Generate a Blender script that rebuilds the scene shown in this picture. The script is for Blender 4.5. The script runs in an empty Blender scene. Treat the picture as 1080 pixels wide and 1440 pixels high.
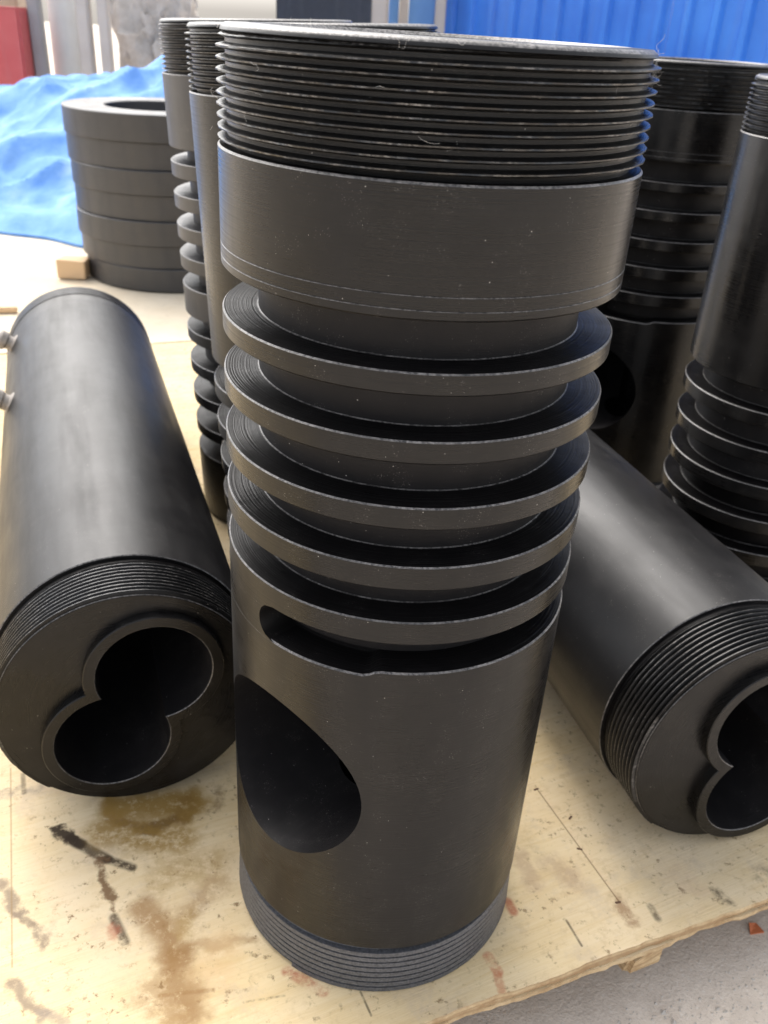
import bpy, bmesh, math, random
import numpy as np
from mathutils import Vector, Matrix, noise
random.seed(7)
S = 0.5                      # layout below is written in units of the camera height (0.5 m)
PI = math.pi
sc = bpy.context.scene
col = sc.collection

# ------------------------------------------------------------------ camera
F_PX, PITCH, ROLL = 1244.2, math.radians(28.99), math.radians(3.46)
cam = bpy.data.cameras.new('camera'); cam_o = bpy.data.objects.new('camera', cam); col.objects.link(cam_o)
fw = Vector((0, math.cos(PITCH), -math.sin(PITCH))); up = Vector((0, math.sin(PITCH), math.cos(PITCH))); rt = Vector((1, 0, 0))
ir = rt*math.cos(ROLL) + up*math.sin(ROLL); iu = -rt*math.sin(ROLL) + up*math.cos(ROLL)
m = Matrix((ir, iu, -fw)).transposed().to_4x4(); m.translation = Vector((0, 0, 1.0))*S
cam_o.matrix_world = m
cam.sensor_fit = 'VERTICAL'; cam.sensor_height = 24.0; cam.lens = F_PX/1440*24.0
cam.clip_start = 0.02; cam.clip_end = 200
cam.dof.use_dof = True; cam.dof.focus_distance = 0.78*S; cam.dof.aperture_fstop = 13.0
sc.camera = cam_o
sc.render.engine = 'CYCLES'; cy = sc.cycles; cy.max_bounces = 6; cy.diffuse_bounces = 3; cy.glossy_bounces = 3; cy.caustics_reflective = False; cy.caustics_refractive = False
sc.render.resolution_x = 768; sc.render.resolution_y = 1024

# ------------------------------------------------------------------ sky, sun, exposure
SUN_EL, SUN_AZ = math.radians(50), math.radians(-30)      # azimuth clockwise from +Y (behind the sleeves, to the left)
w = bpy.data.worlds.new('World'); sc.world = w; w.use_nodes = True
nt = w.node_tree; nt.nodes.clear()
sky = nt.nodes.new('ShaderNodeTexSky'); sky.sky_type = 'NISHITA'; sky.sun_disc = False
sky.sun_elevation = SUN_EL; sky.sun_rotation = SUN_AZ; sky.dust_density = 4.0; sky.air_density = 1.0; sky.ozone_density = 1.0
hs = nt.nodes.new('ShaderNodeHueSaturation'); hs.inputs['Saturation'].default_value = 0.30
bg = nt.nodes.new('ShaderNodeBackground'); bg.inputs['Strength'].default_value = 0.15
wo = nt.nodes.new('ShaderNodeOutputWorld')
nt.links.new(sky.outputs[0], hs.inputs['Color']); nt.links.new(hs.outputs[0], bg.inputs['Color']); nt.links.new(bg.outputs[0], wo.inputs[0])
sun = bpy.data.lights.new('sun', 'SUN'); sun.energy = 0.72; sun.angle = math.radians(66); sun.color = (1.0, 0.93, 0.82)
sun_o = bpy.data.objects.new('sun', sun); col.objects.link(sun_o)
sd = Vector((math.sin(SUN_AZ)*math.cos(SUN_EL), math.cos(SUN_AZ)*math.cos(SUN_EL), math.sin(SUN_EL)))
sun_o.rotation_euler = sd.to_track_quat('Z', 'Y').to_euler(); sun_o.location = sd*5
sc.view_settings.view_transform = 'Standard'; sc.view_settings.look = 'None'
sc.view_settings.gamma = 1.0; sc.view_settings.use_curve_mapping = False
sc.view_settings.exposure = 1.42

# ------------------------------------------------------------------ helpers
def at(px, py, Y):           # point (layout units) on the sight line of a photo pixel at depth Y
    dx, dy = px-540, py-720; c, s = math.cos(ROLL), math.sin(ROLL)
    x, y = c*dx+s*dy, -s*dx+c*dy
    d = Vector((x, F_PX*math.cos(PITCH)-y*math.sin(PITCH), -F_PX*math.sin(PITCH)-y*math.cos(PITCH)))
    return d*(Y/d.y)+Vector((0, 0, 1))
def gnd(px, py, z=0.0):
    a = at(px, py, 1.0)-Vector((0, 0, 1)); return a*((z-1)/a.z)+Vector((0, 0, 1))
def tag(o, label=None, cat=None, group=None, kind=None):
    if label: o['label'] = label
    if cat: o['category'] = cat
    if group: o['group'] = group
    if kind: o['kind'] = kind
    return o
def link(name, me, mats, parent=None, smooth=35):
    if not isinstance(mats, (list, tuple)): mats = [mats]
    for mt in mats: me.materials.append(mt)
    if smooth:
        me.polygons.foreach_set('use_smooth', [True]*len(me.polygons)); me.set_sharp_from_angle(angle=math.radians(smooth))
    o = bpy.data.objects.new(name, me); col.objects.link(o)
    if parent: o.parent = parent
    return o
def build(name, verts, faces, mats, parent=None, smooth=35, mi=None):
    me = bpy.data.meshes.new(name); me.from_pydata([tuple(c*S for c in v) for v in verts], [], faces)
    if mi is not None: me.polygons.foreach_set('material_index', mi)
    me.update(); return link(name, me, mats, parent, smooth)
def empty(name, loc=(0, 0, 0), rot=(0, 0, 0)):
    o = bpy.data.objects.new(name, None); col.objects.link(o); o.location = Vector(loc)*S; o.rotation_euler = rot
    o.empty_display_size = .05; return o
def copy_tree(o, parent=None):
    c = o.copy(); col.objects.link(c); c.parent = parent
    for ch in list(o.children): copy_tree(ch, c)
    return c
def box(name, lo, hi, mat, parent=None, bev=0.0, jit=0.0):
    bm = bmesh.new(); bmesh.ops.create_cube(bm, size=1)
    for v in bm.verts:
        for k in range(3): v.co[k] = (lo[k]+(v.co[k]+.5)*(hi[k]-lo[k])+random.uniform(-jit, jit))*S
    if bev: bmesh.ops.bevel(bm, geom=bm.edges[:], offset=bev*S, segments=2, affect='EDGES')
    me = bpy.data.meshes.new(name); bm.to_mesh(me); bm.free(); return link(name, me, mat, parent)

# ------------------------------------------------------------------ materials
class NT:
    def __init__(self, name):
        self.m = bpy.data.materials.new(name); self.m.use_nodes = True; self.t = self.m.node_tree
        self.b = self.t.nodes['Principled BSDF']
        self.co = self.t.nodes.new('ShaderNodeTexCoord').outputs['Object']
    def n(self, typ, **kw):
        nd = self.t.nodes.new('ShaderNode'+typ)
        for k, v in kw.items(): setattr(nd, k, v)
        return nd
    def put(self, sock, v):
        if hasattr(v, 'is_output'): self.t.links.new(v, sock)
        elif isinstance(v, (tuple, list)) and len(v) == 3 and sock.type == 'RGBA': sock.default_value = (*v, 1)
        else: sock.default_value = v
    def math(self, op, a, b=0.0, c=None, clamp=False):
        nd = self.n('Math', operation=op, use_clamp=clamp); self.put(nd.inputs[0], a); self.put(nd.inputs[1], b)
        if c is not None: self.put(nd.inputs[2], c)
        return nd.outputs[0]
    def vmath(self, op, a, b=(0, 0, 0)):
        nd = self.n('VectorMath', operation=op); self.put(nd.inputs[0], a); self.put(nd.inputs[1], b); return nd
    def noise(self, scale, detail=4, rough=.55, vec=None, dist=0.0, dims='3D'):
        nd = self.n('TexNoise', noise_dimensions=dims); self.put(nd.inputs['Scale'], scale); nd.inputs['Detail'].default_value = detail
        nd.inputs['Roughness'].default_value = rough; nd.inputs['Distortion'].default_value = dist
        if dims == '1D': self.put(nd.inputs['W'], vec)
        else: self.put(nd.inputs['Vector'], self.co if vec is None else vec)
        return nd.outputs['Fac']
    def ramp(self, f, lo, hi, a=0.0, b=1.0):
        nd = self.n('MapRange', clamp=True); self.put(nd.inputs[0], f); nd.inputs[1].default_value = lo; nd.inputs[2].default_value = hi
        nd.inputs[3].default_value = a; nd.inputs[4].default_value = b; return nd.outputs[0]
    def mix(self, f, a, b, mode='MIX'):
        nd = self.n('Mix', data_type='RGBA', blend_type=mode, clamp_factor=True); self.put(nd.inputs[0], f); self.put(nd.inputs[6], a); self.put(nd.inputs[7], b); return nd.outputs[2]
    def bump(self, h, strength=.3, dist=.001, nrm=None):
        nd = self.n('Bump'); nd.inputs['Strength'].default_value = strength; nd.inputs['Distance'].default_value = dist; self.put(nd.inputs['Height'], h)
        if nrm is not None: self.put(nd.inputs['Normal'], nrm)
        return nd.outputs[0]
    def done(self, base, rough=.5, normal=None, metal=0.0, spec=.5):
        self.put(self.b.inputs['Base Color'], base); self.put(self.b.inputs['Roughness'], rough); self.b.inputs['Metallic'].default_value = metal
        self.b.inputs['Specular IOR Level'].default_value = spec
        if normal is not None: self.put(self.b.inputs['Normal'], normal)
        return self.m

def black(name, base=(.007, .0064, .0062), rough=.36, lines=.25, dust=1.0, ior=2.0, freq=2600, smudge=.10, aniso=0.0):
    g = NT(name); sx = g.n('SeparateXYZ'); g.put(sx.inputs[0], g.co)
    r = g.math('SQRT', g.math('ADD', g.math('MULTIPLY', sx.outputs[0], sx.outputs[0]), g.math('MULTIPLY', sx.outputs[1], sx.outputs[1])))
    big = g.noise(15, 4, .62); mid = g.noise(75, 3, .65)
    ax = g.math('ADD', g.math('ADD', sx.outputs[2], r), g.math('MULTIPLY', big, .0012))
    ln = g.noise(freq, 2, .7, ax, dims='1D')
    lnb = g.math('MULTIPLY', ln, g.ramp(mid, .3, .7, .4, 1.0))
    vo = g.n('TexVoronoi', feature='F1'); vo.inputs['Scale'].default_value = 300
    g.put(vo.inputs['Vector'], g.co)
    sep = g.n('SeparateColor'); g.put(sep.inputs[0], vo.outputs['Color'])
    size = g.ramp(sep.outputs[0], .74, 1.0, 0.0, .095*dust)
    speck = g.math('LESS_THAN', vo.outputs['Distance'], size)
    fine = g.math('MULTIPLY', g.ramp(g.noise(1500, 1, .6), .66, .74), g.ramp(mid, .52, .68))
    film = g.ramp(g.math('ADD', g.math('MULTIPLY', big, .6), g.math('MULTIPLY', mid, .4)), .45, .70, 0, .020*dust)
    c = g.mix(film, base, (.30, .265, .235)); c = g.mix(g.math('MULTIPLY', fine, .35*dust), c, (.5, .47, .43)); c = g.mix(g.math('MULTIPLY', speck, .6), c, (.62, .59, .55))
    mpv = g.n('Mapping'); g.put(mpv.inputs['Vector'], g.co); mpv.inputs['Scale'].default_value = (1, 1, .12); scf = g.noise(48, 3, .6, mpv.outputs[0])
    ro = g.math('ADD', g.math('ADD', g.ramp(big, .3, .72, rough-smudge*.6, rough+smudge), g.ramp(ln, .3, .7, -.05, .07)), g.ramp(scf, .42, .68, -.03, .07))
    ro = g.math('ADD', ro, g.math('MULTIPLY', speck, .4), clamp=True)
    g.b.inputs['IOR'].default_value = ior
    if aniso:
        tg = g.n('Tangent', direction_type='RADIAL', axis='Z'); g.put(g.b.inputs['Tangent'], tg.outputs[0]); g.b.inputs['Anisotropic'].default_value = aniso; g.b.inputs['Anisotropic Rotation'].default_value = .25
    return g.done(c, ro, g.bump(lnb, lines, .0004), spec=.5)

M = {}
M['steel'] = black('black_steel', base=(.005, .0045, .0044), rough=.29, lines=.26, ior=1.385, aniso=.7, smudge=.12, freq=1100, dust=.8)
M['turned'] = black('turned_black_steel', base=(.005, .0045, .0047), rough=.36, lines=.8, freq=1000, dust=.35, ior=1.24)
M['threadm'] = black('thread_steel', base=(.005, .0047, .0047), rough=.33, lines=.35, dust=1.0, ior=1.36)
M['tube'] = black('oiled_tube_steel', base=(.006, .0055, .006), rough=.42, lines=.16, dust=.9, smudge=.06, ior=1.42)
M['bore'] = black('bore_steel', base=(.013, .012, .0125), rough=.45, lines=.3, dust=1.0, ior=1.28)
M['cast'] = black('ring_steel', base=(.020, .019, .021), rough=.45, lines=.3, dust=.6, ior=1.7)
def edge_mat():
    g = NT('worn_edge'); n = g.noise(620, 3, .7); n2 = g.noise(40, 3)
    f = g.math('MULTIPLY', g.ramp(n, .36, .62), g.ramp(n2, .30, .6, .35, 1.0))
    return g.done(g.mix(f, (.015, .014, .014), (.22, .205, .195)), .38, g.bump(n, .4, .0004), spec=.6)
M['edge'] = edge_mat()
def grey_thread():
    g = NT('sky_grey_thread'); n = g.noise(700, 4, .7); k = g.noise(60, 4)
    c = g.mix(g.ramp(n, .35, .7), (.040, .041, .046), (.125, .127, .136)); c = g.mix(g.ramp(k, .62, .72, 0, .5), c, (.03, .03, .03))  # sky reflected on the thread facets is put into this blue-grey
    return g.done(c, .42, g.bump(n, .35, .0004), spec=.6)
M['gthread'] = grey_thread()
def crest():
    g = NT('thread_crest'); n = g.noise(480, 3, .7); k = g.noise(45, 4, .7)
    f = g.math('MULTIPLY', g.ramp(n, .42, .66), g.ramp(k, .42, .62))
    return g.done(g.mix(f, (.008, .0075, .0075), (.20, .19, .18)), .34, g.bump(n, .3, .0004), spec=.5)
M['crest'] = crest()

# soft capsule mask: distance to a segment, edge broken up by noise
def seg_group():
    gr = bpy.data.node_groups.new('SegmentMask', 'ShaderNodeTree'); it = gr.interface
    for n_, t_ in (('P', 'NodeSocketVector'), ('A', 'NodeSocketVector'), ('B', 'NodeSocketVector'), ('R', 'NodeSocketFloat'), ('Soft', 'NodeSocketFloat')):
        it.new_socket(n_, in_out='INPUT', socket_type=t_)
    it.new_socket('Mask', in_out='OUTPUT', socket_type='NodeSocketFloat')
    gi = gr.nodes.new('NodeGroupInput'); go = gr.nodes.new('NodeGroupOutput'); L = gr.links.new
    def V(op, a, b=None):
        n_ = gr.nodes.new('ShaderNodeVectorMath'); n_.operation = op; L(a, n_.inputs[0])
        if b is not None: L(b, n_.inputs[3] if op == 'SCALE' else n_.inputs[1])
        return n_
    pa = V('SUBTRACT', gi.outputs[0], gi.outputs[1]).outputs[0]; ba = V('SUBTRACT', gi.outputs[2], gi.outputs[1]).outputs[0]
    dv = gr.nodes.new('ShaderNodeMath'); dv.operation = 'DIVIDE'; dv.use_clamp = True
    L(V('DOT_PRODUCT', pa, ba).outputs['Value'], dv.inputs[0]); L(V('DOT_PRODUCT', ba, ba).outputs['Value'], dv.inputs[1])
    q = V('SUBTRACT', pa, V('SCALE', ba, dv.outputs[0]).outputs[0]).outputs[0]
    mr = gr.nodes.new('ShaderNodeMapRange'); mr.interpolation_type = 'SMOOTHSTEP'
    L(V('LENGTH', q).outputs['Value'], mr.inputs[0])
    ad = gr.nodes.new('ShaderNodeMath'); ad.operation = 'ADD'; L(gi.outputs[3], ad.inputs[0]); L(gi.outputs[4], ad.inputs[1])
    L(gi.outputs[3], mr.inputs[1]); L(ad.outputs[0], mr.inputs[2]); mr.inputs[3].default_value = 1; mr.inputs[4].default_value = 0
    L(mr.outputs[0], go.inputs[0]); return gr
SEG = seg_group()

# ------------------------------------------------------------------ ground and deck
def concrete():
    g = NT('concrete'); a = g.noise(3.5, 6, .6); b = g.noise(60, 6, .7); d = g.noise(420, 3, .7)
    vo = g.n('TexVoronoi', feature='F1'); vo.inputs['Scale'].default_value = 190; g.put(vo.inputs['Vector'], g.co)
    c = g.mix(g.ramp(a, .3, .7), (.66, .57, .475), (.76, .665, .56)); c = g.mix(g.ramp(b, .38, .62, 0, .55), c, (.54, .46, .38))
    c = g.mix(g.ramp(vo.outputs['Distance'], .10, .22, .55, 0), c, (.74, .68, .61)); c = g.mix(g.ramp(d, .60, .72, 0, .55), c, (.22, .2, .18))
    h = g.math('ADD', g.math('MULTIPLY', b, .7), g.math('MULTIPLY', d, .5))
    return g.done(c, .9, g.bump(h, .6, .003), spec=.25)
M['concrete'] = concrete()
GZ = -0.115
gr = build('concrete_ground', [(-60, -20, GZ), (60, -20, GZ), (60, 60, GZ), (-60, 60, GZ)], [(0, 1, 2, 3)], M['concrete'], smooth=0)
tag(gr, kind='structure')

P1 = Vector((.0841, .6038, 0)); E1 = Vector((.9197, .3925, 0)).normalized(); N1 = Vector((-E1.y, E1.x, 0))
def ply_mat(name, stains, tone=1.0):
    g = NT(name)
    rot = g.n('Mapping'); g.put(rot.inputs['Vector'], g.co); rot.inputs['Rotation'].default_value[2] = -math.atan2(E1.y, E1.x)-.06
    st = g.n('Mapping'); g.put(st.inputs['Vector'], rot.outputs[0]); st.inputs['Scale'].default_value = (1.0, 9.0, 1.0)
    st2 = g.n('Mapping'); g.put(st2.inputs['Vector'], rot.outputs[0]); st2.inputs['Scale'].default_value = (1.0, 26.0, 1.0)
    grain = g.noise(9, 6, .62, st.outputs[0], 1.2); fib = g.noise(26, 5, .7, st2.outputs[0], .4)
    blot = g.noise(7, 6, .62); fine = g.noise(170, 5, .72); spots = g.noise(48, 5, .7)
    c = g.mix(g.ramp(grain, .32, .66), (.66, .495, .265), (.74, .59, .36))
    c = g.mix(g.ramp(blot, .42, .68, 0, .75), c, (.75, .62, .44)); c = g.mix(g.ramp(g.noise(75, 5, .75), .54, .70, 0, .45), c, (.50, .36, .20))
    c = g.mix(g.ramp(g.noise(4.5, 5, .6), .50, .72, 0, .45), c, (.60, .45, .26))
    c = g.mix(g.ramp(fib, .55, .76, 0, .45), c, (.50, .34, .17))
    c = g.mix(g.ramp(g.noise(18, 6, .75), .54, .72, 0, .65), c, (.50, .40, .30))
    c = g.mix(g.math('MULTIPLY', g.ramp(fine, .56, .64), g.ramp(spots, .44, .60, 0, .9)), c, (.22, .14, .07))
    # warped coordinate for the stains
    nz = g.n('TexNoise'); nz.inputs['Scale'].default_value = 48; nz.inputs['Detail'].default_value = 7; nz.inputs['Roughness'].default_value = .65; g.put(nz.inputs['Vector'], g.co)
    off = g.vmath('SUBTRACT', nz.outputs['Color'], (.5, .5, .5)).outputs[0]
    sc_ = g.n('VectorMath', operation='SCALE'); g.put(sc_.inputs[0], off); sc_.inputs[3].default_value = .024
    wp = g.vmath('ADD', g.co, sc_.outputs[0]).outputs[0]
    brk = g.noise(130, 5, .75); brk2 = g.noise(30, 4, .7)
    for (a, b, rad, soft, colr, amt, lo) in stains:
        sg = g.n('Group'); sg.node_tree = SEG; g.put(sg.inputs[0], wp if soft > .003 else g.co)
        pa, pb = gnd(*a)*S, gnd(*b)*S
        sg.inputs[1].default_value = (pa.x, pa.y, 0); sg.inputs[2].default_value = (pb.x, pb.y, 0); sg.inputs[3].default_value = rad; sg.inputs[4].default_value = soft
        f = g.math('MULTIPLY', g.math('MULTIPLY', sg.outputs[0], amt), g.ramp(brk if soft < .02 else brk2, lo, lo+.22))
        c = g.mix(f, c, colr)
    if tone != 1: c = g.mix(1.0, c, (tone, tone, tone), 'MULTIPLY')
    h = g.math('ADD', g.math('MULTIPLY', fib, .6), g.math('MULTIPLY', fine, .3))
    return g.done(c, .8, g.bump(h, .5, .0014), spec=.08)
DK, BR, RD, OL, GY = (.045, .032, .022), (.30, .17, .07), (.42, .10, .05), (.33, .20, .055), (.33, .27, .21)
stains = [((86, 1170), (98, 1182), .0030, .0032, DK, .97, .16), ((98, 1180), (114, 1187), .0024, .003, DK, .95, .20), ((108, 1185), (150, 1208), .0022, .003, DK, .85, .26), ((150, 1208), (186, 1220), .0013, .003, DK, .9, .26),
 ((143, 1210), (160, 1290), .0014, .0035, (.16, .09, .045), .9, .22), ((160, 1290), (176, 1324), .0012, .003, DK, .75, .28), ((157, 1300), (160, 1310), .001, .005, RD, .5, .3),
 ((150, 1130), (172, 1156), .0015, .006, BR, .9, .1), ((172, 1156), (215, 1166), .0012, .005, (.2, .11, .04), .9, .2), ((205, 1166), (262, 1146), .002, .006, (.10, .05, .025), .95, .25), ((150, 1125), (148, 1110), .001, .008, OL, .8, .15), ((262, 1145), (275, 1120), .002, .008, OL, .7, .2),
 ((165, 1135), (270, 1130), .004, .018, OL, .95, .26), ((150, 1170), (250, 1180), .004, .019, OL, .85, .32), ((250, 1150), (262, 1128), .002, .010, (.25, .14, .04), .7, .36), ((300, 1140), (312, 1110), .001, .006, (.2, .12, .05), .7, .35),
 ((0, 1245), (25, 1285), .0012, .005, (.27, .21, .15), .85, .2), ((25, 1285), (62, 1326), .001, .004, (.27, .21, .15), .85, .25), ((10, 1385), (55, 1428), .0014, .005, (.27, .21, .15), .85, .2), ((55, 1428), (90, 1445), .0014, .005, GY, .7, .2),
 ((205, 1272), (245, 1345), .002, .013, BR, .8, .24), ((245, 1345), (268, 1425), .003, .013, BR, .8, .22), ((230, 1230), (300, 1215), .003, .016, OL, .55, .32), ((215, 1390), (250, 1440), .002, .014, BR, .55, .32), ((240, 1300), (300, 1245), .002, .012, BR, .5, .3), ((262, 1333), (360, 1318), .001, .006, BR, .55, .25),
 ((275, 1280), (255, 1310), .001, .008, OL, .5, .3), ((300, 1375), (310, 1330), .002, .018, (.62, .40, .2), .4, .3),
 ((404, 1366), (455, 1394), .0018, .003, RD, .7, .40), ((686, 1345), (700, 1366), .0026, .0016, (.50, .17, .09), .7, .38), ((700, 1372), (705, 1392), .0018, .002, (.5, .2, .1), .6, .3), ((714, 1268), (722, 1282), .0015, .003, RD, .7, .25),
 ((733, 1205), (748, 1245), .002, .008, (.45, .31, .2), .55, .25), ((775, 1215), (812, 1245), .002, .010, (.45, .31, .2), .5, .3), ((870, 1268), (888, 1290), .002, .006, (.3, .17, .09), .7, .3), ((797, 1295), (818, 1330), .0003, .0009, DK, .7, .3),
 ((757, 1112), (872, 1270), .0001, .0007, (.2, .12, .06), .8, .1), ((915, 1275), (925, 1292), .0006, .003, DK, .7, .35), ((1010, 1255), (1028, 1272), .0008, .004, DK, .7, .35), ((950, 1225), (985, 1262), .002, .014, (.6, .44, .3), .4, .35),
 ((15, 1080), (17, 1360), .0001, .0008, (.3, .2, .1), .6, .2), ((0, 1118), (58, 1108), .0012, .004, GY, .6, .3), ((32, 1088), (34, 1115), .0006, .002, DK, .6, .3),
 ((340, 1410), (400, 1400), .0003, .0008, DK, .6, .45), ((507, 1395), (522, 1428), .0003, .0007, DK, .7, .3), ((225, 1400), (300, 1392), .0004, .0016, BR, .6, .3), ((1060, 1235), (1080, 1225), .001, .006, DK, .5, .4)]
M['ply'] = ply_mat('plywood', stains)
g2 = NT('overexposed_plywood'); n2_ = g2.noise(6, 5, .6); n3_ = g2.noise(50, 4, .7)
M['ply2'] = g2.done(g2.mix(g2.ramp(n3_, .5, .75, 0, .4), g2.mix(g2.ramp(n2_, .35, .65), (.64, .53, .38), (.72, .63, .49)), (.5, .42, .32)), .85, g2.bump(n3_, .3, .001), spec=.1)  # paler base colour stands for the overexposed light on the far sheets
def ply_edge():
    g = NT('plywood_edge'); z = g.n('SeparateXYZ'); g.put(z.inputs[0], g.co)
    n = g.noise(90, 5, .7); c = g.mix(g.ramp(n, .35, .65), (.62, .47, .28), (.42, .28, .15)); c = g.mix(g.ramp(g.noise(1.0, 0, .5, g.vmath('MULTIPLY', g.co, (3, 3, 420)).outputs[0]), .45, .6, 0, .5), c, (.30, .18, .09)); return g.done(c, .85, g.bump(n, .6, .002), spec=.2)
M['plyedge'] = ply_edge()
pallet = tag(empty('plywood_pallet', P1), 'pale stained plywood pallet under the black sleeves with a splintered front edge', 'pallet')
def sheet(name, u0, u1, v0, v1, ztop, th, mat, seed, jag, parent, inset=0.0):
    n_ = int((u1-u0)/.006); pts = []
    for i in range(n_+1):
        u = u0+(u1-u0)*i/n_
        j = (noise.fractal(Vector((u*9, seed, 0)), .8, 2.2, 5))*jag + (noise.noise(Vector((u*60, seed+3, 0))))*jag*.35
        pts.append((u, v0+inset+j))
    verts, faces, mi = [], [], []
    for (u, v) in pts:
        for vv, z in ((v, ztop-th), (v+.0006, ztop-.0012), (v+.0018, ztop), (v1, ztop), (v1, ztop-th)):
            p = P1+E1*u+N1*vv; verts.append((p.x-P1.x, p.y-P1.y, z))
    for i in range(n_):
        a, b = i*5, (i+1)*5
        for k in range(4): faces.append((a+k, b+k, b+k+1, a+k+1)); mi.append(1 if k < 2 else 0)
        faces.append((a+4, b+4, b, a)); mi.append(1)
    faces.append(tuple(range(0, 5))); mi.append(1); faces.append(tuple(n_*5+k for k in (4, 3, 2, 1, 0))); mi.append(1)
    return build(name, verts, faces, [mat, M['plyedge']], parent, 40, mi)
# stains are laid out in world metres: shift object coordinates by parenting at the origin instead
pallet.location = (0, 0, 0)
for o_ in (): pass
_P = P1.copy()
def sheet_w(*a, **k):
    o = sheet(*a, **k); me = o.data
    for v in me.vertices: v.co += _P*S
    return o
sheet_w('plywood_sheet', -2.6, 2.6, 0.0, 2.45, 0.0, .0070, M['ply'], 1.0, .0034, pallet)
sheet_w('core_ply', -2.6, 2.6, 0.0, 2.45, -.0072, .0055, M['ply'], 7.0, .0036, pallet, .0015)
sheet_w('bottom_ply', -2.6, 2.6, 0.0, 2.45, -.0129, .0055, M['ply'], 13.0, .0055, pallet, -.002)
def block(u, v, du, dv, z0, z1, name='block'):
    c = P1+E1*u+N1*v; o = box(name, (-du/2, -dv/2, z0), (du/2, dv/2, z1), M['plyedge'], pallet, .004, .004)
    o.location = Vector((c.x, c.y, 0))*S; o.rotation_euler[2] = math.atan2(E1.y, E1.x); return o
for u in (-2.2, -1.3, .345, 1.9):
    block(u, .30, .085, .17, GZ+.002, -.0184)
    block(u, 1.2, .16, .2, GZ+.002, -.0184); block(u, 2.3, .16, .2, GZ+.002, -.0184)
pc = P1+E1*.32+N1*.0
o = box('board_end', (-.032, -.034, -.068), (.032, .12, -.0186), M['plyedge'], pallet, .006, .006)
bc = gnd(893, 1312, -.03); o.location = (bc.x*S, bc.y*S, 0); o.rotation_euler[2] = math.atan2(E1.y, E1.x)+.05
# nails along the pencilled line
M['nail'] = NT('rusty_nail').done((.13, .065, .035), .6, spec=.4)
for px, py, rz in ((754, 1110, .5), (815, 1194, -.2), (869, 1269, .3), (802, 1150, .9)):
    p = gnd(px, py); o = box('nail', (-.0042, -.0015, -.001), (.0042, .0015, .0012), M['nail'], pallet, .0007)
    o.location = (p.x*S, p.y*S, 0); o.rotation_euler[2] = rz
far = tag(empty('plywood_pallet'), 'plywood pallet with painted-in glare behind the standing sleeves and under the ring stack', 'pallet')
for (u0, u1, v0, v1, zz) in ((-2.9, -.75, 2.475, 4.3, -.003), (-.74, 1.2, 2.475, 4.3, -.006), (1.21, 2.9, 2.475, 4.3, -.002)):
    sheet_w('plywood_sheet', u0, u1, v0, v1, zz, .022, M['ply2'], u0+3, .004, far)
for u in (-2.5, -1.6, -.5, .5, 1.6, 2.6):
    for v in (2.6, 3.4, 4.2):
        o = block(u, v, .14, .16, GZ+.002, -.029); o.parent = far

# ------------------------------------------------------------------ turned shapes
def lathe(name, prof, mats, parent=None, seg=160, smooth=35, ztop=None, closed=False):
    """prof: list of (r, z, material index of the band that follows)"""
    verts, faces, mi = [], [], []; n_ = len(prof)
    for i in range(seg):
        a = 2*PI*i/seg; c, s = math.cos(a), math.sin(a)
        for (r, z, _) in prof:
            zz = ztop(a, z) if ztop else z
            verts.append((r*c, r*s, zz))
    for i in range(seg):
        j = (i+1) % seg
        for k in range(n_ if closed else n_-1):
            k2 = (k+1) % n_
            faces.append((i*n_+k, j*n_+k, j*n_+k2, i*n_+k2)); mi.append(prof[k][2])
    return build(name, verts, faces, mats, parent, smooth, mi)
def thread(name, rr, rc, z0, z1, pitch, mats, parent=None, seg=200, taper=0.0, flat=.10, jit=.0005, rin=None, cap=True, buttress=False):
    """a single-start helical thread between z0 and z1"""
    tn = int(math.ceil((z1-z0)/pitch))+2; tp = []
    for k in range(tn):
        if buttress: tp += [(k+.0, 0, 1), (k+.26, 0, 1), (k+.34, 1, 0), (k+.90, .85, 0)]
        else: tp += [(k+.0, 0, 0), (k+.18, .0, 0), (k+.5-flat/2-.06, .88, 0), (k+.5-flat/2, 1, 1), (k+.5+flat/2, 1, 0), (k+.5+flat/2+.06, .88, 0), (k+.82, 0, 0)]
    verts, faces, mi = [], [], []; n_ = len(tp)+2
    for i in range(seg+1):
        a = 2*PI*i/seg; fr = (i/seg); c, s = math.cos(a), math.sin(a)
        col_ = [(rin or rr*.8, z0)]
        for (t, h, _) in tp:
            z = z0+(t+fr-1.0)*pitch
            if z < z0: z, h = z0, 0
            if z > z1: z, h = z1, 0
            fade = min(1, (z1-z)/(pitch*.6)) if z1-z < pitch*.6 else 1
            r = rr+(rc-rr)*h*max(fade, 0)+taper*(z-z0)/(z1-z0)
            if h > .5: r += jit*noise.noise(Vector((c*26, s*26, z*300)))
            col_.append((r, z))
        col_.append((rin or rr*.8, z1))
        for (r, z) in col_: verts.append((r*c, r*s, z))
    for i in range(seg):
        for k in range(n_-1):
            a, b = i*n_+k, (i+1)*n_+k
            faces.append((a, b, b+1, a+1)); mi.append(0 if k == 0 or k == n_-2 else tp[k-1][2])
    return build(name, verts, faces, mats, parent, 32, mi)
def flange(R, r0, zt, th, parent, name='flange', ch=.0014, mats=None, seg=160):
    prof = [(r0-.004, zt-th, 0), (R-ch, zt-th, 1), (R, zt-th+ch, 0), (R, zt-ch*.9, 2), (R-ch, zt, 1), (r0+.0042, zt+.0003, 2), (r0+.0030, zt+.0011, 1), (r0+.0008, zt+.0030, 1), (r0-.004, zt+.0042, 0)]
    return lathe(name, prof, mats or [M['steel'], M['turned'], M['edge']], parent, seg)
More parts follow.
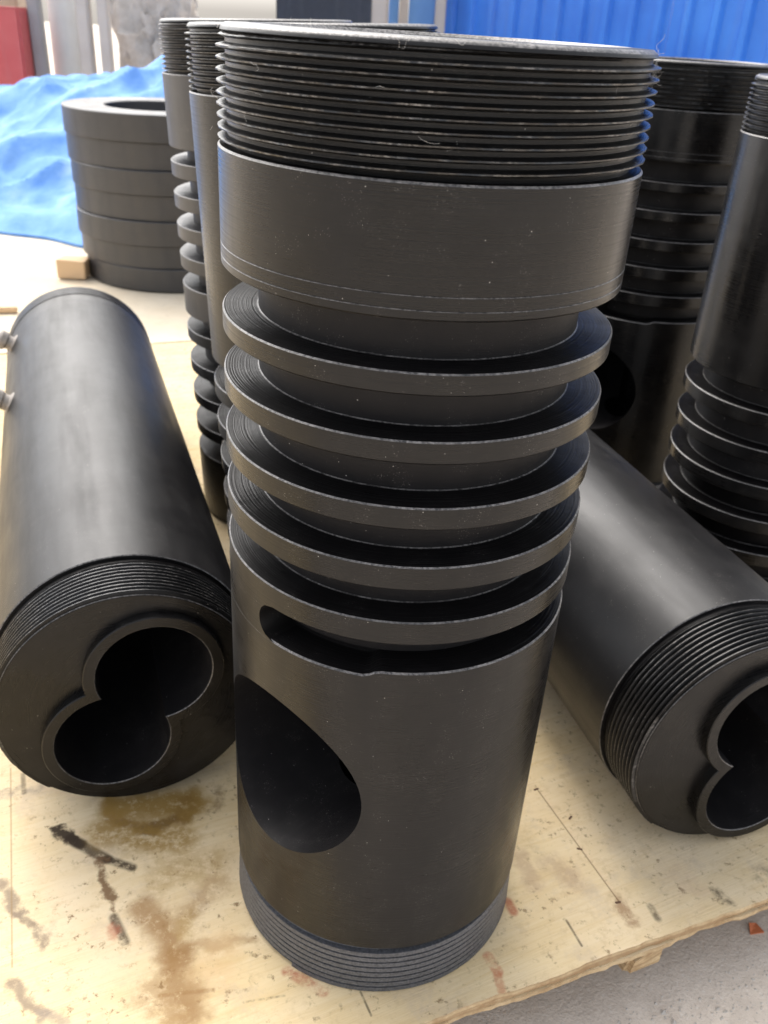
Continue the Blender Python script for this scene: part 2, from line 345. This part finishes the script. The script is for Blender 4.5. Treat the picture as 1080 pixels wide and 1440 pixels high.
def ringtube(name, R, rin, z0, z1, parent, mats=None, ch=.0016, seg=160, extra=(), zdiv=.03, bot_edge=0, top_edge=2):
    prof = [(rin, z0, 1), (R-ch, z0, bot_edge), (R, z0+ch, 0)]
    zs = [z0+ch+(z1-z0-2*ch)*i/max(1, int((z1-z0)/zdiv)) for i in range(1, max(1, int((z1-z0)/zdiv)))]
    pts = [(R, z, 0) for z in zs]
    for ze in extra:       # scribed line
        pts = [p for p in pts if abs(p[1]-ze) > .004] + [(R, ze-.0008, 2), (R-.0007, ze-.0001, 0), (R, ze+.0004, 0)]
    pts.sort(key=lambda p: p[1])
    prof += pts+[(R, z1-ch, top_edge), (R-ch, z1, 1), (rin, z1, 0)]
    return lathe(name, prof, mats or [M['steel'], M['turned'], M['edge']], parent, seg, closed=True)
def drill(o, az, z, r, seg=72):
    """bore a round cross hole through the wall of a turned part"""
    bm = bmesh.new(); bmesh.ops.create_cone(bm, cap_ends=True, segments=seg, radius1=r*S, radius2=r*S, depth=.30*S)
    me = bpy.data.meshes.new('cutter'); bm.to_mesh(me); bm.free(); me.materials.append(M['bore'])
    c = bpy.data.objects.new('cutter', me); col.objects.link(c)
    d = Vector((math.cos(az), math.sin(az), 0)); c.rotation_euler = d.to_track_quat('Z', 'Y').to_euler(); c.location = Vector((d.x*.12, d.y*.12, z))*S
    par = o.parent; o.parent = None
    md = o.modifiers.new('b', 'BOOLEAN'); md.object = c; md.operation = 'DIFFERENCE'; md.solver = 'EXACT'
    try: md.material_mode = 'TRANSFER'
    except Exception: pass
    dg = bpy.context.evaluated_depsgraph_get(); dg.update(); nm = bpy.data.meshes.new_from_object(o.evaluated_get(dg))
    o.modifiers.clear(); o.data = nm; o.parent = par
    nm.set_sharp_from_angle(angle=math.radians(30)); bpy.data.objects.remove(c)

R0, RN = .1798, .1445
TR = [M['threadm'], M['threadm'], M['edge']]
def with_edge(mats=None): return mats
def top_thread(t, z0, z1, pitch, rc=.1792, rr=.1718, seg=240):
    th = thread('thread', rr, rc, z0, z1, pitch, [M['threadm'], M['crest']], t, seg, flat=.13, jit=.0010, rin=.150)
    lathe('thread_relief', [(.150, z0-.006, 0), (rr-.003, z0-.006, 0), (rr-.003, z0-.0005, 0), (rr-.001, z0+.001, 0)], [M['turned']], th, 120)
    lathe('rim', [(.150, z1-.03, 1), (rr, z1-.0012, 0), (rr+.004, z1+.0002, 0), (rr+.003, z1+.0026, 2), (rr-.0005, z1+.0052, 0), (.1535, z1+.0058, 2), (.150, z1+.003, 1), (.150, z1-.07, 1)], [M['threadm'], M['bore'], M['edge']], th, 160)
def inner_bore(t, z0, z1, r=.1475):
    lathe('inner_bore', [(r, z1, 0), (r, z0, 0)], [M['bore']], t, 96)

def grooved_sleeve(name, loc, rotz=0.0, fine=True, sc_=1.0):
    t = empty(name, loc, (0, 0, rotz)); t.scale = (sc_ if sc_ != 1 else 1,)*3
    sg = 192 if fine else 96
    top_thread(t, .9085, .9862, .0083, seg=260 if fine else 120)
    ringtube('collar', R0, RN-.004, .8074, .904, t, extra=(.8155, .8262), seg=sg)
    tops = (.7672, .7102, .6503, .5925, .5342); th = (.0185, .0200, .0210, .0240, .0250)
    for z, h in zip(tops, th): flange(R0, RN, z, h, t, seg=sg)
    necks = [(.8080, .7672)]+[(tops[i]-th[i], tops[i+1]) for i in range(4)]+[(tops[4]-th[4], .474)]
    for a, b in necks:
        lathe('neck', [(RN, b-.003, 0), (RN, a+.003, 0)], [M['turned']], t, sg)
    a0, a1 = math.radians(-137.5), math.radians(-95.8)
    def zt(a, z):
        if z < .465: return z
        aa = (a+PI) % (2*PI)-PI
        k = min(1, max(0, (a1+.03-aa)/.09)); k = k*k*(3-2*k)
        return z-.0062*k if a0-.9 < aa < a1+.05 else z
    body = ringtube('body', R0, .055, .0776, .477, t, [M['steel'], M['turned'], M['edge']], seg=sg, zdiv=.016)
    for v in body.data.vertices:
        a = math.atan2(v.co.y, v.co.x); v.co.z = zt(a, v.co.z/S)*S
    drill(body, math.radians(-132.5), .2985, .1045)
    # the groove under the last flange stops short: solid web of the wall with a round slot end
    verts, faces, n1, n2 = [], [], 40, 12; zl, zh = .4695, .5105; ra = (zh-zl)/2
    for i in range(n1+1):
        for k in range(n2+1):
            z = zl+(zh-zl)*k/n2; dz = (z-(zl+zh)/2)/ra; end = a0+(1-math.sqrt(max(0, 1-dz*dz)))*ra/R0
            aa = end-(i/n1)*math.radians(70)
            verts.append((R0*math.cos(aa), R0*math.sin(aa), z))
    base = len(verts)
    for k in range(n2+1):
        v = verts[k]; f = .80; verts.append((v[0]*f, v[1]*f, v[2]))
    for i in range(n1):
        for k in range(n2): a = i*(n2+1)+k; faces.append((a, a+1, a+n2+2, a+n2+1))
    for k in range(n2): faces.append((k, base+k, base+k+1, k+1))
    build('slot_web', verts, faces, [M['steel']], body)
    thread('bottom_thread', .1742, .1806, .0, .0712, .0086, [M['gthread'], M['bore'], M['gthread']], t, 220 if fine else 100, taper=-.0025, jit=.0003, rin=.137, buttress=True)
    lathe('thread_relief', [(.137, .070, 0), (.1700, .0700, 0), (.1690, .0785, 0), (.137, .0785, 0)], [M['bore']], t, 96)
    inner_bore(t, .478, .985)
    return t
main = grooved_sleeve('grooved_sleeve', (.0154, .8184, .0008)); main.rotation_euler[1] = math.radians(.32)
tag(main, 'black grooved steel sleeve standing upright at the pallet edge with a big round side hole', 'sleeve', 'grooved sleeves with a side hole')
eb = copy_tree(main); eb.location = Vector((.583, 2.06, 0))*S; eb.rotation_euler = (0, 0, math.radians(-4)); eb.scale = (.985, .985, .972)
tag(eb, 'black grooved sleeve with a round hole standing behind the lying tube, before the blue wall', 'sleeve', 'grooved sleeves with a side hole')

def long_sleeve(loc, lean=0.0):
    t = empty('long_collar_sleeve', loc, (0, lean, 0))
    top_thread(t, .879, .952, .0072, seg=130)
    ringtube('collar', R0, RN-.004, .497, .8745, t, seg=128)
    tops = [.458-.0655*i for i in range(6)]
    for z in tops: flange(R0, RN, z, .024, t, seg=128)
    prev = .497
    for z in tops+[.062]:
        lathe('neck', [(RN, z-.003, 0), (RN, prev+.003, 0)], [M['turned']], t, 128); prev = z-.024
    ringtube('base_ring', R0, .137, .0, .062, t, seg=128)
    inner_bore(t, .3, .95); return t
fR = long_sleeve((.7219, 1.55, 0))
tag(fR, 'black sleeve with a long smooth collar, beside the sleeve before the blue wall', 'sleeve', 'long-collared sleeves')
dL = long_sleeve((-.098, 1.42, .007), math.radians(-2.5)); dL.scale = (1, 1, 1.03)
tag(dL, 'long-collared black sleeve standing between the double-ringed sleeve and the front sleeve', 'sleeve', 'long-collared sleeves')

def double_sleeve(loc, lean):
    t = empty('double_ringed_sleeve', loc, (0, lean, 0))
    top_thread(t, .903, .979, .0080, seg=130)
    ringtube('collar', R0, RN-.004, .773, .898, t, [M['cast'], M['turned'], M['edge']], seg=128)
    gA = [.748, .690, .632, .574]; gB = [.424, .355, .286, .217]; prev = .773
    mm = [M['cast'], M['cast'], M['edge']]
    for z in gA: flange(R0, RN-.012, z, .027, t, mats=mm, seg=128)
    for z in gB: flange(R0, RN-.012, z, .024, t, seg=128)
    for z in gA+[.514]:
        lathe('neck', [(RN-.012, z-.003, 0), (RN-.012, prev+.003, 0)], [M['cast']], t, 96); prev = z-.027
    ringtube('middle_ring', R0, RN-.02, .455, .514, t, [M['cast'], M['turned'], M['edge']], seg=128)
    prev = .455
    for z in gB+[.15]:
        lathe('neck', [(RN-.012, z-.003, 0), (RN-.012, prev+.003, 0)], [M['turned']], t, 96); prev = z-.024
    ringtube('body', R0, .13, 0, .15, t, seg=128)
    inner_bore(t, .3, .979); return t
cL = double_sleeve((-.244, 1.85, .007), math.radians(-2.5))
tag(cL, 'black sleeve with two sets of rings standing in front of the stack of flat rings', 'sleeve')

# ------------------------------------------------------------------ lying tubes with a figure-eight bore
def star(th_, cs, r):
    d = Vector((math.cos(th_), math.sin(th_))); best = 0
    mid = (cs[0]+cs[1])/2
    for c in cs:
        q = c-mid; b = d.dot(q); disc = b*b-(q.dot(q)-r*r)
        if disc > 0: best = max(best, b+math.sqrt(disc))
    return mid+d*best
def bored_tube(name, face_c, psi, R, L, cs, rb, lipw, rear_rim=True):
    """axis along local +Z from the near face into the picture; local X is screen right"""
    t = empty(name, face_c)
    az = Vector((math.sin(psi), math.cos(psi), 0)); xx = Vector((math.cos(psi), -math.sin(psi), 0)); zz = Vector((0, 0, 1))
    t.rotation_euler = Matrix((xx, zz.cross(xx)*0+az.cross(xx), az)).transposed().to_euler()
    # local y = az x xx = -up ; so a point (a, b up) is (a, -b)
    sgn = -1 if az.cross(xx).z < 0 else 1
    cs = [Vector((c[0], c[1]*sgn)) for c in cs]
    prof = [(R-.006, .078, 1), (R-.006, .084, 1), (R-.0012, .0845, 2), (R, .0857, 0)]
    nL = 24
    prof += [(R, .09+(L-.09-.07)*i/nL, 0) for i in range(nL+1)]
    if rear_rim: prof += [(R+.0002, L-.0695, 1), (R-.002, L-.069, 1), (R-.002, L-.066, 1), (R+.001, L-.0655, 1), (R+.001, L-.004, 1), (R-.003, L, 1), (0.0, L, 1)]
    else: prof += [(R-.003, L, 1), (0.0, L, 1)]
    lathe('tube_body', prof, [M['tube'], M['turned'], M['edge']], t, 192)
    thread('thread', R-.0082, R-.0036, .003, .079, .0080, [M['threadm'], M['crest']], t, 220, flat=.14, jit=.0004, rin=R-.02)
    ths = sorted([2*PI*i/288 for i in range(288)])
    n_ = len(ths); loops = []
    def loop(fn, z): loops.append([(*fn(a), z) for a in ths])
    mid = (cs[0]+cs[1])/2
    def circ(rad):
        def f(a):   # point of the face circle seen from the bore's middle
            d = Vector((math.cos(a), math.sin(a))); b = d.dot(mid); s = -b+math.sqrt(b*b-(mid.dot(mid)-rad*rad)); q = mid+d*s; return (q.x, q.y)
        return f
    def st(r):
        def f(a): q = star(a, cs, r); return (q.x, q.y)
        return f
    def emit(nm, lps, mats, mis, par, smooth=35):
        v, f, mi = [], [], []
        for lp in lps: v += lp
        for k in range(len(lps)-1):
            for i in range(n_):
                j = (i+1) % n_; f.append((k*n_+i, k*n_+j, (k+1)*n_+j, (k+1)*n_+i)); mi.append(mis[k])
        return build(nm, v, f, mats, par, smooth, mi)
    lp = lambda fn, z: [(*fn(a), z) for a in ths]
    ro = rb+lipw; lipz = -.013
    ef = emit('end_face', [lp(circ(R-.0085), .006), lp(circ(R-.0085), .0016), lp(circ(R-.0102), 0), lp(circ(R*.95), 0), lp(st(ro), 0)], [M['steel'], M['edge']], [0, 1, 0, 0], t)
    emit('bore_lip', [lp(st(ro), .001), lp(st(ro), lipz+.0012), lp(st(ro-.0012), lipz), lp(st(rb+.001), lipz), lp(st(rb), lipz+.001)], [M['steel'], M['edge']], [0, 0, 0, 1], ef)
    emit('bore', [lp(st(rb), lipz+.001), lp(st(rb), .05), lp(st(rb), .2), lp(st(rb), .8), lp(st(.0602), .8)], [M['bore']], [0]*4, ef)
    return t
rb, lw = .0757, .0155
tA = bored_tube('bored_tube', (-.3222, .9095, .1805), math.radians(-20.88), .1803, 1.43, [(.031, .0505), (-.031, -.0515)], rb, lw)
tag(tA, 'black tube lying on the plywood beside the stain, two pale lugs on its side', 'tube', 'tubes lying on the pallet')
tB = bored_tube('bored_tube', (.5089, .9033, .1768), math.radians(-17.5), .1766, 1.34, [(.008, .045), (.024, -.078)], rb, lw)
tag(tB, 'black tube lying beside the front sleeve, its double bore near the loose red chip', 'tube', 'tubes lying on the pallet')
# pale lugs on the side of the left tube
def pale():
    g = NT('pale_lug'); n = g.noise(140, 4); return g.done(g.mix(g.ramp(n, .4, .65), (.28, .25, .225), (.42, .385, .35)), .85, g.bump(n, .3, .001))
M['pale'] = pale()
for Lz, an in ((1.27, 150), (.90, 152)):
    bmz = []
    o = lathe('lug', [(0.0, .030, 0), (.012, .0295, 0), (.0165, .024, 0), (.0165, .014, 0), (.0125, .010, 0), (.0125, .002, 0), (.019, -.002, 0), (.020, -.008, 0)], [M['pale']], tA, 32)
    a = math.radians(an); sg_ = -1 if (tA.matrix_basis.to_3x3() @ Vector((0, 1, 0))).z < 0 else 1
    d = Vector((math.cos(a), math.sin(a)*sg_, 0)); o.rotation_euler = d.to_track_quat('Z', 'Y').to_euler(); o.location = (d*.181+Vector((0, 0, Lz)))*S; o.scale = (1.35, 1.35, 1.2)

# ------------------------------------------------------------------ stack of flat rings
zc = 0.0; hs_ = [.090, .088, .094, .096, .090, .098, .098]
offs = [(.022, .0), (.006, .008), (0, -.004), (-.002, .01), (-.004, .0), (-.015, .012), (-.017, 0)]
words = ['bottom ring of the stack, resting on the far plywood', 'second ring up in the stack on the far plywood', 'third ring up in the stack on the far plywood', 'middle ring of the seven in the stack', 'fifth ring up in the stack before the blue tarp', 'ring just under the topmost one in the stack', 'topmost ring of the stack, showing its wide round opening']
for i, h in enumerate(hs_):
    t = empty('flat_ring', (-.985+offs[i][0], 3.89+offs[i][1], zc-.001))
    R = .378; c = .0028
    o = lathe('ring_body', [(.215, .003, 0), (.218, 0, 0), (R-c, 0, 0), (R, c, 0), (R, h*.5, 0), (R, h-c, 1), (R-c, h, 0), (.219, h, 0), (.215, h-.004, 0)], [M['cast'], M['cast']], t, 128, closed=True)
    tag(t, 'thick black steel '+words[i], 'ring', 'rings in the stack'); zc += h
M['newwood'] = NT('new_wood').done((.66, .47, .29), .75, spec=.2)
p = gnd(100, 392); o = box('wood_block', (-.055, -.05, 0), (.06, .05, .075), M['newwood'], None, .004, .003)
o.location = Vector((p.x, p.y+.05, -.003))*S; tag(o, 'small pale wooden block beside the foot of the ring stack', 'block')
p = gnd(0, 438); o = box('wood_stick', (-.3, -.012, 0), (.06, .012, .02), M['newwood'], None, .003)
o.location = Vector((p.x, p.y, -.003))*S; o.rotation_euler[2] = .25; tag(o, 'thin wooden stick lying behind the far end of the left tube', 'stick')

# ------------------------------------------------------------------ loose bits
M['chip'] = NT('red_chip').done((.55, .16, .06), .7)
p = gnd(1062, 1308, GZ); o = build('red_chip', [(-.010, -.008, .001), (.011, -.004, .002), (.004, .011, .001), (-.008, .007, .005), (-.010, -.008, -.001), (.011, -.004, -.0005), (.004, .011, -.0005), (-.008, .007, .003)], [(0, 1, 2, 3), (7, 6, 5, 4), (0, 4, 5, 1), (1, 5, 6, 2), (2, 6, 7, 3), (3, 7, 4, 0)], M['chip'], None, 0)
o.location = Vector((p.x, p.y, GZ+.001))*S; tag(o, 'orange-red chip lying on the bare concrete', 'chip')

# grit on the concrete
gv, gf = [], []
for i in range(900):
    px, py = random.uniform(560, 1100), random.uniform(1270, 1460); q = gnd(px, py, GZ); dlt = (q-P1).dot(N1)
    if dlt > -.01: continue
    s_ = random.uniform(.0005, .0022)*(2.2 if random.random() < .05 else 1); b = len(gv)
    for dx, dy, dz in ((-1, -1, 0), (1, -.8, 0), (.9, 1, 0), (-.8, .9, 0), (.1, -.1, 1.1)):
        gv.append((q.x+dx*s_*random.uniform(.6, 1.1), q.y+dy*s_*random.uniform(.6, 1.1), GZ+dz*s_))
    gf += [(b, b+1, b+4), (b+1, b+2, b+4), (b+2, b+3, b+4), (b+3, b, b+4)]
M['grit'] = NT('grit').done((.50, .46, .41), .9)
tag(build('grit', gv, gf, M['grit'], None, 0), 'fine pale grit scattered on the concrete', 'grit', kind='stuff')

# lint caught on the top thread of the front sleeve
M['lint'] = NT('lint').done((.60, .58, .55), .8)
lv, lf = [], []
def fibre(p, d, n_, step, rad, curl):
    b0 = len(lv); cur = p.copy(); d = d.normalized()
    for i in range(n_):
        nx = d.cross(Vector((.3, .2, 1))).normalized(); ny = d.cross(nx)
        for k in range(3):
            a = 2*PI*k/3; lv.append(tuple(cur+(nx*math.cos(a)+ny*math.sin(a))*rad))
        if i:
            for k in range(3): lf.append((b0+(i-1)*3+k, b0+(i-1)*3+(k+1) % 3, b0+i*3+(k+1) % 3, b0+i*3+k))
        d = (d+Vector((random.gauss(0, curl), random.gauss(0, curl), random.gauss(0, curl)))).normalized(); cur = cur+d*step
mc = Vector((.0154, .8184, 0))
for i in range(85):
    az = math.radians(random.uniform(-178, -2)); z = random.choice([random.uniform(.912, .985), .992])
    if i < 55: az = math.radians(random.uniform(-22, 0)); z = random.uniform(.965, .993)
    rr_ = .1795 if z > .912 else .1802
    pnt = mc+Vector((rr_*math.cos(az), rr_*math.sin(az), z)); tn = Vector((-math.sin(az), math.cos(az), random.uniform(-.6, .6)))
    fibre(pnt, tn*random.choice([-1, 1]), random.randint(4, 12), .0016, random.uniform(.00005, .0001), .45)
tag(build('lint', lv, lf, M['lint'], None, 0), 'pale lint fibres caught on the thread of the front sleeve', 'lint', kind='stuff')

# ------------------------------------------------------------------ background
def tarp_mat():
    g = NT('blue_tarp'); n = g.noise(10, 5, .6); f = g.noise(60, 4)
    c = g.mix(g.ramp(n, .3, .7), (.09, .24, .60), (.22, .42, .76)); c = g.mix(g.ramp(g.noise(5, 4), .55, .75, 0, .4), c, (.62, .75, .90))
    return g.done(c, .75, g.bump(f, .25, .004), spec=.2)
M['tarp'] = tarp_mat()
X0, X1, Y0, Y1, nx, ny = -4.6, -.35, 4.12, 7.6, 190, 150
random.seed(21)
FOLDS = [(random.uniform(-4.2, -.6), random.uniform(4.3, 6.6), random.uniform(0, PI), random.uniform(.03, .085), random.uniform(.06, .16), random.uniform(.5, 1.4)) for _ in range(46)]
def folds(x, y):
    h = 0
    for (fx, fy, an, am, wd_, ln_) in FOLDS:
        dx, dy = x-fx, y-fy; u = dx*math.cos(an)+dy*math.sin(an); v = -dx*math.sin(an)+dy*math.cos(an)+.10*math.sin(u*3.1+fx*7)
        if abs(v) < wd_*3.5: h += am*math.exp(-abs(v)/wd_ if v > 0 else -abs(v)/(wd_*.35))*math.exp(-(u/ln_)**2)
    return h
def tri(u): return abs((u % 1.0)-.5)*2-.5
def crumple(x, y):
    wx = x+.16*noise.noise(Vector((x*1.3, y*1.3, 4))); wy = y+.16*noise.noise(Vector((x*1.3, y*1.3, 9)))
    h = 0
    for (an, fr, am) in ((.35, .75, .10), (1.45, .62, .085), (2.5, 1.15, .055), (.95, 1.7, .035), (2.0, 2.3, .028), (2.9, 3.1, .020), (1.1, 4.6, .013), (2.25, 5.7, .010)):
        h += am*tri(fr*(wx*math.cos(an)+wy*math.sin(an))+an*3)*(.55+.9*noise.noise(Vector((x*.9+an*5, y*.9, an))))
    return h
def tarp_h(x, y, f):
    tt = min(1, max(0, (y-f)/1.7)); rise = tt*tt*(3-2*tt)
    px_h = .40+.34*max(0, min(1, (x+2.2)/1.1))-.10*max(0, min(1, (-x-2.4)/1.2))
    n1 = noise.fractal(Vector((x*1.0, y*1.0, .3)), 1.1, 2.1, 3)
    rg = 1-abs(noise.noise(Vector((x*1.15+y*.55, y*.8-x*.4, 2.7))))*2
    rg2 = 1-abs(noise.noise(Vector((x*2.3-y*1.4, y*1.6+x*.8, 5.1))))*2
    h = rise*px_h+.06*min(1, tt*5)+(.05*n1+.35*folds(x, y)+1.9*crumple(x, y))*min(1, tt*3+.10)
    return max(.012, h)-.004
tv, tf = [], []
for i in range(nx+1):
    x = X0+(X1-X0)*i/nx
    f = 4.15+.33*max(0, min(1, (-x-1.5)/.6))-.06*math.sin(x*5)+.10*noise.noise(Vector((x*3, 9, 0)))
    for j in range(ny+1):
        y = f+(Y1-f)*j/ny; tv.append((x, y, tarp_h(x, y, f)))
for i in range(nx):
    for j in range(ny): a = i*(ny+1)+j; tf.append((a, a+ny+1, a+ny+2, a+1))
b = len(tv)                                  # skirt to the ground so the heap is solid
ringi = [i*(ny+1) for i in range(nx+1)]+[nx*(ny+1)+j for j in range(1, ny+1)]+[i*(ny+1)+ny for i in range(nx-1, -1, -1)]+[j for j in range(ny-1, 0, -1)]
for k in ringi: tv.append((tv[k][0], tv[k][1], GZ if tv[k][1] > 4.6 else -.02))
for k in range(len(ringi)): k2 = (k+1) % len(ringi); tf.append((ringi[k], b+k, b+k2, ringi[k2]))
tarp = tag(build('blue_tarp', tv, tf, M['tarp'], None, 16), 'crumpled pale blue tarpaulin heaped over goods behind the ring stack', 'tarpaulin')

# blue corrugated steel wall
def steel_paint(name, c0, c1, rough=.38):
    g = NT(name); n = g.noise(5, 5, .6); f = g.noise(70, 4, .7)
    mp = g.n('Mapping'); g.put(mp.inputs['Vector'], g.co); mp.inputs['Scale'].default_value = (1, 1, .08); dr = g.noise(16, 5, .7, mp.outputs[0])
    return g.done(g.mix(g.ramp(dr, .52, .74, 0, .35), g.mix(g.ramp(n, .3, .7), c0, c1), tuple(.55*a+.12 for a in c0)), g.ramp(f, .3, .7, rough-.05, rough+.1), g.bump(n, .15, .01), spec=.5)
M['bluewall'] = steel_paint('blue_painted_steel', (.03, .17, .66), (.05, .24, .78))
M['paleblue'] = steel_paint('pale_blue_steel', (.12, .30, .62), (.18, .38, .72))
M['cream'] = steel_paint('cream_paint', (.50, .42, .34), (.60, .52, .44), .6)
M['dark'] = steel_paint('doorway_shade', (.030, .032, .040), (.05, .052, .062), .7)  # dark paint stands for the shade inside the doorway
M['white'] = steel_paint('white_render', (.78, .75, .72), (.82, .79, .77), .8)
M['greypost'] = steel_paint('grey_post', (.26, .25, .25), (.34, .33, .33), .5)
M['palepost'] = steel_paint('pale_post', (.60, .60, .58), (.70, .70, .68), .5)
M['tanpost'] = steel_paint('tan_post', (.45, .40, .36), (.55, .50, .45), .7)
M['red'] = steel_paint('red_plastic', (.46, .07, .075), (.52, .11, .11), .4)
M['brown'] = steel_paint('brown_board', (.34, .26, .20), (.45, .36, .28), .8)
bw = tag(empty('corrugated_wall'), 'bright blue corrugated steel wall behind the standing sleeves', 'wall')
wa = at(618, 40, 8.2); wb = at(1330, 100, 5.6); wa.z = wb.z = 0; wd = (wb-wa); wl = wd.length; wd.normalize(); wn = Vector((wd.y, -wd.x, 0)) * 1.0
if wn.y > 0: wn = -wn
ZW = 3.2; npan = 4; rib = .205
pl = math.ceil(wl/npan/rib)*rib
for kp in range(npan):
    v, f = [], []; prof = []; s_ = 0
    while s_ < pl-1e-6:
        for ds, dn in ((0, 0), (.085, 0), (.105, .035), (.145, .035), (.165, 0)): prof.append((s_+ds, dn))
        s_ += rib
    prof.append((pl-.002, 0))
    for th in (0, -.006):
        for (ss, dn) in prof:
            q = wa+wd*(kp*pl+ss)+wn*(dn+th+(.004 if kp % 2 else 0)); v += [(q.x, q.y, GZ), (q.x, q.y, ZW)]
    n_ = len(prof)
    for k in range(n_-1): f.append((2*k, 2*k+2, 2*k+3, 2*k+1)); b = 2*n_; f.append((b+2*k+1, b+2*k+3, b+2*k+2, b+2*k))
    f += [(0, 1, 2*n_+1, 2*n_), (2*n_-2, 4*n_-2, 4*n_-1, 2*n_-1)]
    build('steel_sheet', v, f, M['bluewall'], bw, 20)
for hz_ in (1.6, 3.05):
    q0 = wa-wn*.06; q1 = wa+wd*pl*npan-wn*.06
    build('rail', [(*(q0+wn*o_).xy, z) for o_ in (0, -.05) for z in (hz_, hz_+.08)]+[(*(q1+wn*o_).xy, z) for o_ in (0, -.05) for z in (hz_, hz_+.08)], [(0, 1, 3, 2), (4, 6, 7, 5), (0, 4, 5, 1), (2, 3, 7, 6), (1, 5, 7, 3), (0, 2, 6, 4)], M['bluewall'], bw, 0)
def post(name, px0, px1, Y, ztop, mat, label, cat, group=None, depth=None, py=30, round_=False, lean=0.0, z0=GZ):
    a, b_ = at(px0, py, Y), at(px1, py, Y); wd_ = (b_.x-a.x); cx = (a.x+b_.x)/2; dp = depth or wd_
    if round_:
        o = lathe(name, [(0, z0, 0), (wd_/2*1.04, z0, 0), (wd_/2, z0+.1, 0), (wd_/2, ztop*.5, 0), (wd_/2, ztop-.02, 0), (wd_/2-.02, ztop, 0), (0, ztop, 0)], [mat], None, 40)
    else: o = box(name, (-wd_/2, -dp/2, z0), (wd_/2, dp/2, ztop), mat, None, min(.02, wd_*.12))
    o.location = Vector((cx, Y+dp/2, 0))*S; o.rotation_euler[1] = lean; tag(o, label, cat, group); return o
post('gate_post', 522, 545, 7.8, 3.0, M['cream'], 'cream painted post beside the dark doorway', 'post')
post('gate_post', 561, 573, 8.0, 3.0, M['cream'], 'narrow cream post between two pale blue panels', 'post')
post('pale_blue_hoarding', 546, 560, 8.15, 3.0, M['paleblue'], 'narrow pale blue hoarding between the two cream posts', 'hoarding', depth=.06)
post('pale_blue_hoarding', 574, 612, 8.15, 3.0, M['paleblue'], 'pale blue hoarding beside the grey-brown post of the blue wall', 'hoarding', depth=.06)
post('gate_post', 611, 626, 7.9, 3.0, M['tanpost'], 'grey-brown post at the end of the blue corrugated wall', 'post')
post('doorway', 388, 524, 8.6, 3.0, M['dark'], 'doorway shade painted as a dark slab beside the cream post behind the sleeves', 'doorway', depth=.1)
post('steel_post', 41, 58, 9.6, 2.6, M['greypost'], 'dark grey steel post standing behind the blue tarpaulin', 'post', lean=-.012)
post('concrete_pillar', 62, 106, 9.9, 2.6, M['palepost'], 'wide pale round pillar beside the dark grey post', 'pillar', round_=True)
post('wooden_post', 107, 125, 9.3, 2.6, M['tanpost'], 'brownish wooden post next to the pale pillar', 'post')
post('wooden_post', 137, 152, 9.3, 2.6, M['tanpost'], 'brownish wooden post beside the pale rubble heap', 'post')
post('red_bin', -30, 27, 9.4, .93, M['red'], 'bright red plastic bin behind the blue tarpaulin', 'bin', depth=.4)
post('stacked_boards', -30, 27, 10.4, 1.6, M['brown'], 'brown stacked boards rising behind the red bin', 'boards', depth=.4)
# pale rubble heap
bm = bmesh.new(); bmesh.ops.create_icosphere(bm, subdivisions=5, radius=1)
rc_ = at(215, 20, 9.9)
for v in bm.verts:
    n1 = noise.fractal(v.co*1.3, .9, 2.1, 5); q = v.co*(1+.28*n1+.10*noise.cell(v.co*4))
    v.co = Vector((rc_.x+q.x*.48, rc_.y+.4+q.y*.5, max(GZ, .55+q.z*.85)))*S
me = bpy.data.meshes.new('rubble_heap'); bm.to_mesh(me); bm.free()
g = NT('rubble'); nz_ = g.noise(8, 6, .7); M['rubble'] = g.done(g.mix(g.ramp(nz_, .35, .65), (.45, .41, .37), (.66, .62, .58)), .9, g.bump(nz_, .7, .05))
o = link('rubble_heap', me, M['rubble'], None, 45); tag(o, 'pale grey-beige rubble heap between the wooden posts and the sleeves', 'rubble')
